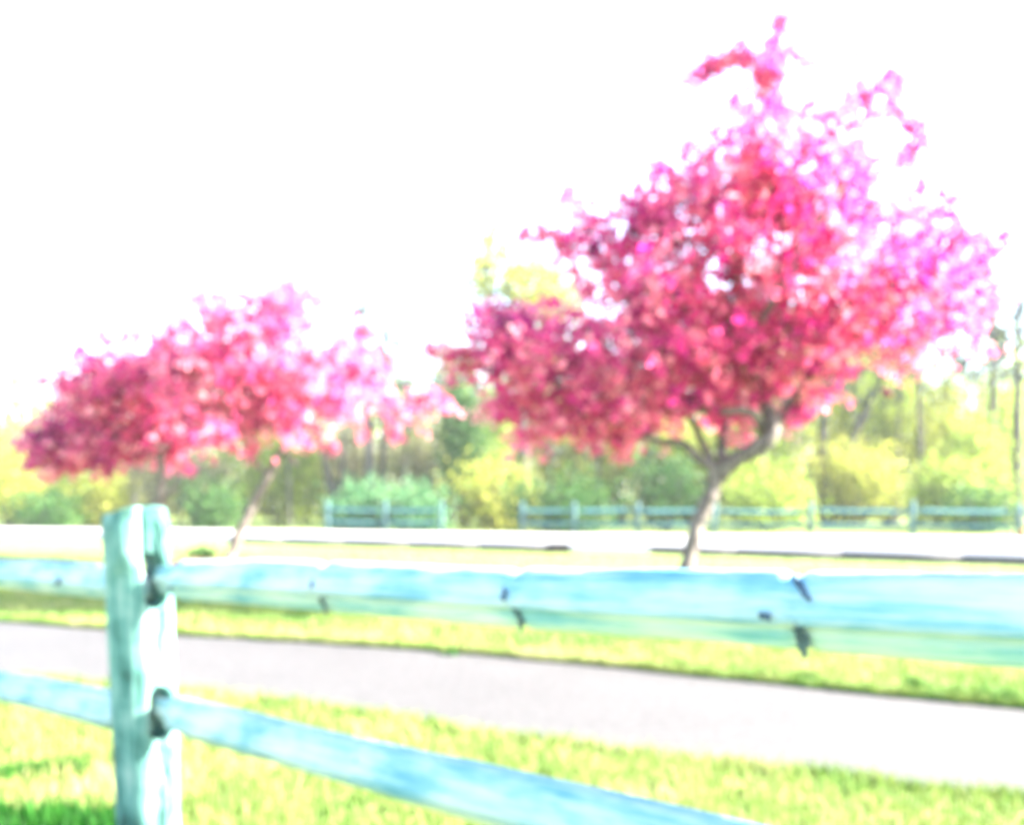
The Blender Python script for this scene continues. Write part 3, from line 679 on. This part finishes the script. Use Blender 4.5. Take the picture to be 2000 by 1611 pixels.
for (bo, z, ln, wd) in ((.030, .62, .07, .0028), (.012, .585, .05, .0022), (.034, .27, .09, .003), (.010, .22, .06, .0026), (.020, .33, .045, .0022), (.040, .86, .05, .0022)):
    rr = np.random.default_rng(int(z * 1000)); Vk = []; c0 = pb + (ptop - pb) * (z / .937) - pb + bdir * bo + fdir * .0605
    c0[2] = z
    for q in range(8):
        t = q / 7 * 2 - 1; w_ = wd * (1 - t * t) ** .5 + .0004; o_ = rr.normal() * .0025
        for e, dep in ((-w_, -.004), (0, .003), (w_, -.004)): Vk.append(c0 + bdir * (o_ + e) + np.array([0, 0, t * ln]) + fdir * dep)
    obj('crack', mesh('crack', np.array(Vk) , np.array([[q * 3 + e, q * 3 + e + 1, q * 3 + e + 4, q * 3 + e + 3] for q in range(7) for e in (0, 1)])), M['knot'], post)
def at(s, z, off=0): return pb + fdir * s + bdir * off + np.array([0, 0, z])
# spans: s = distance along the fence from the post towards the camera's right; the next posts stand outside the picture
SP = 2.75
near_rail(fence, at(.01, .757, .012), at(SP + .05, .878, .012), 1, R(5), R(13),
          [(.715, -.022, .020, .005, .030, R(35), R(45)), (.745, -.021, -.031, .005, .028, R(-25), R(128)),
           (1.225, -.034, .008, .005, .014, R(30), R(48)), (1.24, -.021, -.031, .006, .028, R(-15), R(128)),
           (1.665, -.016, .028, .004, .026, R(38), R(45)), (1.635, -.044, -.004, .004, .008, R(60), R(75)), (1.665, -.021, -.031, .007, .028, R(-12), R(128)), (.13, -.03, -.01, .006, .012, 0, R(85))],
          label='upper rail right of the post, with three dark cross splits', steps=[(.735, .10), (1.235, .10), (1.66, .13)], scale1=.86)
near_rail(fence, at(.01, .437, .012), at(SP + .05, .60, .012), 5, R(16), R(14), [(.55, -.030, -.024, .05, .005, R(4), R(128)), (.85, -.020, .022, .004, .020, R(40), R(42)), (.20, -.034, -.02, .05, .005, R(-3), R(120))], scale=1.05, steps=[(.85, .05)])
near_rail(fence, at(-SP, .655, -.006), at(-.01, .745, -.006), 8, R(12), R(14), [(SP - .50, -.045, -.004, .022, .012, R(10), R(80))])
near_rail(fence, at(-SP, .195, -.006), at(-.01, .420, -.006), 12, R(22), R(18), [], scale=1.22)
near_post(fence, at(SP, 0.05), at(SP, 1.05) + np.array([.01, 0, 0]), 31)
near_post(fence, at(-SP, -.10), at(-SP, .84), 37)

def far_fence(label, posts, miss=()):
    """posts: (u, D) of every post; rails: upper, lower between them"""
    b0 = np.array([(posts[0][0] - 1000) / FPX * posts[0][1], posts[0][1], 0])
    root = empty('split_rail_fence', tuple(b0), label, 'fence', None)
    r = np.random.default_rng(int(posts[0][0]))
    pts = []
    for (u, D) in posts:
        c = np.array([(u - 1000) / FPX * D, D, 0]); pts.append(c); h = .93 + r.uniform(-.03, .05); w = .058
        zs = [-.1, .4, .8, h - .05, h]; V = []
        pr = [(-1, -.9), (.3, -1.05), (1, -.7), (.95, .8), (-.2, 1), (-1, .7)]
        lean = r.normal(size=2) * .012
        for z in zs:
            t = .8 if z == h else 1
            for (a, b) in pr: V.append((c[0] + a * w * t + lean[0] * z + r.normal() * .003, c[1] + b * w * t + lean[1] * z, z + (.02 * a if z == h else 0)))
        k = 6; i = np.arange(4)[:, None] * k + np.arange(k)[None]; j = np.arange(4)[:, None] * k + (np.arange(k)[None] + 1) % k
        obj('post', mesh('post', np.array(V) - b0, [np.stack([i, j, j + k, i + k], -1).reshape(-1, 4), np.array([[5, 4, 3, 2, 1, 0], [24, 25, 26, 27, 28, 29]])]), M['far_post'], root)
    for k in range(len(pts) - 1):
        for lv, z in enumerate((.36, .72)):
            a, b = pts[k] + [0, 0, z + r.uniform(-.03, .03)], pts[k + 1] + [0, 0, z + r.uniform(-.03, .03)]
            d = (b - a) / np.linalg.norm(b - a); L = np.linalg.norm(b - a)
            n_ = np.array([-d[1], d[0], 0]); o_ = (k % 2 - .5) * .035
            pr = [(0, 1), (-.8, .1), (-.6, -.7), (.2, -1), (.9, -.2), (.7, .7)]; V = []
            xs = np.linspace(0, 1, 9)
            for x in xs:
                e = min(x, 1 - x) * L; s = .052 * (.55 + .45 * min(1, e / .2)) * (1 + .1 * r.normal())
                for (p, q) in pr: V.append(a + d * L * x + n_ * (p * s + o_) + np.array([0, 0, q * s - .02 * math.sin(x * 3.14)]))
            kk = 6; i = np.arange(8)[:, None] * kk + np.arange(kk)[None]; j = np.arange(8)[:, None] * kk + (np.arange(kk)[None] + 1) % kk
            obj('rail', mesh('rail', np.array(V) - b0, [np.stack([i, j, j + kk, i + kk], -1).reshape(-1, 4), np.array([[5, 4, 3, 2, 1, 0], [48, 49, 50, 51, 52, 53]])]), M['far_wood'], root)
    return root
far_fence('far split rail fence beyond the road, the long run behind the tall crabapple', [(1020, 23.0), (1122, 22.8), (1245, 22.6), (1395, 22.3), (1582, 22.0), (1782, 21.6), (1988, 21.3), (2210, 21.0)])
far_fence('short far split rail fence left of the gap in front of the evergreen', [(640, 24.9), (752, 24.4), (862, 23.9)])

# ------------------------------------------------------------------ grass, weeds, mulch, marker
def blades(name, x, y, L, Wd, tint, r, matl, lean=.45, z0=0.0):
    n = len(x); a = r.uniform(0, 6.283, n); l = np.abs(r.normal(0, lean, n)); b = r.uniform(0, 6.283, n)
    side = np.stack([np.cos(a), np.sin(a), np.zeros(n)], 1) * (Wd * .5)[:, None]
    bend = np.stack([np.cos(b) * l, np.sin(b) * l, np.ones(n)], 1); bend /= np.linalg.norm(bend, axis=1)[:, None]
    c = np.stack([x, y, np.full(n, z0)], 1); mid = c + bend * (L * .55)[:, None]
    bend2 = bend + np.stack([np.cos(b) * l, np.sin(b) * l, -l * .4], 1); bend2 /= np.linalg.norm(bend2, axis=1)[:, None]
    tip = mid + bend2 * (L * .45)[:, None]
    V = np.stack([c - side, c + side, mid + side * .7, mid - side * .7, tip], 1).reshape(-1, 3)
    i = np.arange(n)[:, None] * 5
    return mesh(name, V, [i + [0, 1, 2, 3], i + [3, 2, 4]], np.repeat(tint, 5))
r = np.random.default_rng(42)
def scatter(d0, d1, dens):
    area = .72 * (d1 ** 2 - d0 ** 2); n = int(area * dens)
    d = np.sqrt(r.uniform(d0 ** 2, d1 ** 2, n)); x = r.uniform(-.72, .72, n) * d
    return x, d
gx_, gy_, gl_, gw_ = [], [], [], []
for d0, d1, dens, l0, l1, w in ((1.2, 3.2, 4200, .03, .075, .006), (3.2, 5.5, 2200, .03, .075, .008), (5.5, 9, 1000, .04, .085, .012), (9, 11.5, 300, .03, .06, .016), (11.5, 17, 200, .015, .035, .02)):
    x, y = scatter(d0, d1, dens); k = ~on_path(x, y, .015)
    k &= y < np.interp(x, rn[:, 0], rn[:, 1]) - .16
    x, y = x[k], y[k]
    gx_.append(x); gy_.append(y); gl_.append(r.uniform(l0, l1, len(x))); gw_.append(np.full(len(x), w))
# ragged, longer growth hanging over both edges of the path
for line, sgn in ((fe, 1), (ne, -1)):
    q = line[(np.abs(line[:, 0]) < line[:, 1] * .75) & (line[:, 1] > 1.5)]
    m = 9000 if sgn > 0 else 3500; k = r.integers(0, len(q) - 1, m); t = r.random(m); p = q[k] + (q[k + 1] - q[k]) * t[:, None]
    gx_.append(p[:, 0]); gy_.append(p[:, 1] + sgn * np.abs(r.normal(0, .05, m)) - sgn * .012); gl_.append(r.uniform(.04, .09, m) * (1 if sgn > 0 else .6)); gw_.append(np.full(m, .007))
x, y, L, Wd = map(np.concatenate, (gx_, gy_, gl_, gw_))
patch = np.array([noise.noise(Vector((a * 1.1, b * 1.1, 0))) * .35 + noise.noise(Vector((a * 5, b * 5, 3))) * .25 for a, b in zip(x, y)])
tint = np.clip(.52 + patch * 1.5 + r.normal(0, .16, len(x)), 0, 1)
o = obj('grass', blades('grass', x, y, L * (1 + patch * .5), Wd, tint, r, None), M['grass'])
tag(o, 'short sunlit yellow-green grass on both sides of the path', 'grass', kind='stuff')
# uncut dark grass under the fence at the lower left, and dark tufts along the far edge of the path
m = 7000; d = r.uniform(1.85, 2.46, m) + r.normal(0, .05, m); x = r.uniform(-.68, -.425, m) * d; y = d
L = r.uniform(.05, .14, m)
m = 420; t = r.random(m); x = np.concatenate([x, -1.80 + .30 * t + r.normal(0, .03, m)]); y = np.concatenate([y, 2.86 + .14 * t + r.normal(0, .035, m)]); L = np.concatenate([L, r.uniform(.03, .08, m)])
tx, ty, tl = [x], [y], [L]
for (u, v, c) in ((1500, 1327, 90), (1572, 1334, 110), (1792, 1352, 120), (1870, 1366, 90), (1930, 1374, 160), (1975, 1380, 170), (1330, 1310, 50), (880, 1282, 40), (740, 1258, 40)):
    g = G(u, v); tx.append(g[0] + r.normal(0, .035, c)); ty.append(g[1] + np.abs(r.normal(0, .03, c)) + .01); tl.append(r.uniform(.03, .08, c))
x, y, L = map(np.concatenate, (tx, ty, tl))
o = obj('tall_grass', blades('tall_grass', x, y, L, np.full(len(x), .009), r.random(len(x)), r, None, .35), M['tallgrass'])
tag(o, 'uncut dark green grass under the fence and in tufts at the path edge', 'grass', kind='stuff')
# reddish mulch round the leaning tree
c = G(446, 1100); m = 2600; a = r.uniform(0, 6.283, m); q = np.sqrt(r.random(m)) * 1.05
pos = np.stack([c[0] + np.cos(a) * q * (1 + .1 * np.sin(a * 3)), c[1] + np.sin(a) * q * .9, r.uniform(.01, .045, m) * (1.3 - q)], 1)
o = obj('mulch', leaf_mesh('mulch', pos, np.array([0, 0, 2.5]), r.uniform(.05, .12, m), r.random(m), r, (0, 0, 0), .1, .5), M['mulch'])
tag(o, 'reddish mulch spread round the foot of the leaning crabapple', 'mulch', kind='stuff')
# a leafy weed beside it
c = G(396, 1092); root = empty('weed_plant', tuple(c), 'small dark green weed beside the leaning crabapple trunk', 'plant')
m = 260; pos = r.normal(size=(m, 3)) * [.13, .10, .05] + [0, 0, .10]; pos[:, 2] = np.abs(pos[:, 2])
obj('leaves', leaf_mesh('leaves', pos, np.array([0, 0, .8]), r.uniform(.05, .10, m), r.random(m), r), M['green'], root)
t = Tubes()
for k in range(7):
    a = k * .9; t.add(np.array([[0, 0, 0], [math.cos(a) * .05, math.sin(a) * .05, .08], [math.cos(a) * .12, math.sin(a) * .1, .13]]), [.006, .005, .003], 4)
obj('stems', t.mesh('stems'), M['tallgrass'], root)
# orange marker stub at the right edge of the picture, by the far fence
M['orange'] = mat('faded_orange_plastic')[0]; M['orange'].node_tree.nodes['Principled BSDF'].inputs['Base Color'].default_value = (.45, .12, .015, 1)
M['orange'].node_tree.nodes['Principled BSDF'].inputs['Roughness'].default_value = .45
c = np.array([(1999 - 1000) / FPX * 21.0, 21.0, 0]); root = empty('marker_post', tuple(c), 'short orange marker stub at the foot of the last far fence post', 'marker')
def lathe(prof, k=14):
    V = np.array([(math.cos(q * 2 * math.pi / k) * rr, math.sin(q * 2 * math.pi / k) * rr, z) for rr, z in prof for q in range(k)]); n = len(prof)
    i = np.arange(n - 1)[:, None] * k + np.arange(k)[None]; j = np.arange(n - 1)[:, None] * k + (np.arange(k)[None] + 1) % k
    return V, np.stack([i, j, j + k, i + k], -1).reshape(-1, 4)
obj('stake', mesh('stake', *lathe([(.07, -.02), (.07, .24), (.06, .27), (.001, .28)])), M['orange'], root)
obj('collar', mesh('collar', *lathe([(.071, .14), (.085, .14), (.085, .19), (.071, .19)])), M['orange'], root)

# ------------------------------------------------------------------ thin haze: the woods fade a little towards the white sky
bm = bmesh.new(); bmesh.ops.create_cube(bm, size=1)
bmesh.ops.scale(bm, vec=(1400, 1400, 27), verts=bm.verts)
me = bpy.data.meshes.new('haze'); bm.to_mesh(me); bm.free()
hm = bpy.data.materials.new('thin_haze'); hm.use_nodes = True; hm.node_tree.nodes.clear()
hv = hm.node_tree.nodes.new('ShaderNodeVolumePrincipled'); hv.inputs['Color'].default_value = (.95, .97, 1, 1); hv.inputs['Density'].default_value = 0.00065
ho = hm.node_tree.nodes.new('ShaderNodeOutputMaterial'); hm.node_tree.links.new(hv.outputs[0], ho.inputs['Volume'])
o = obj('haze', me, hm, None, (0, 20, 12.5)); tag(o, 'thin pale haze lying over the lawn and the woods', 'haze', kind='stuff')
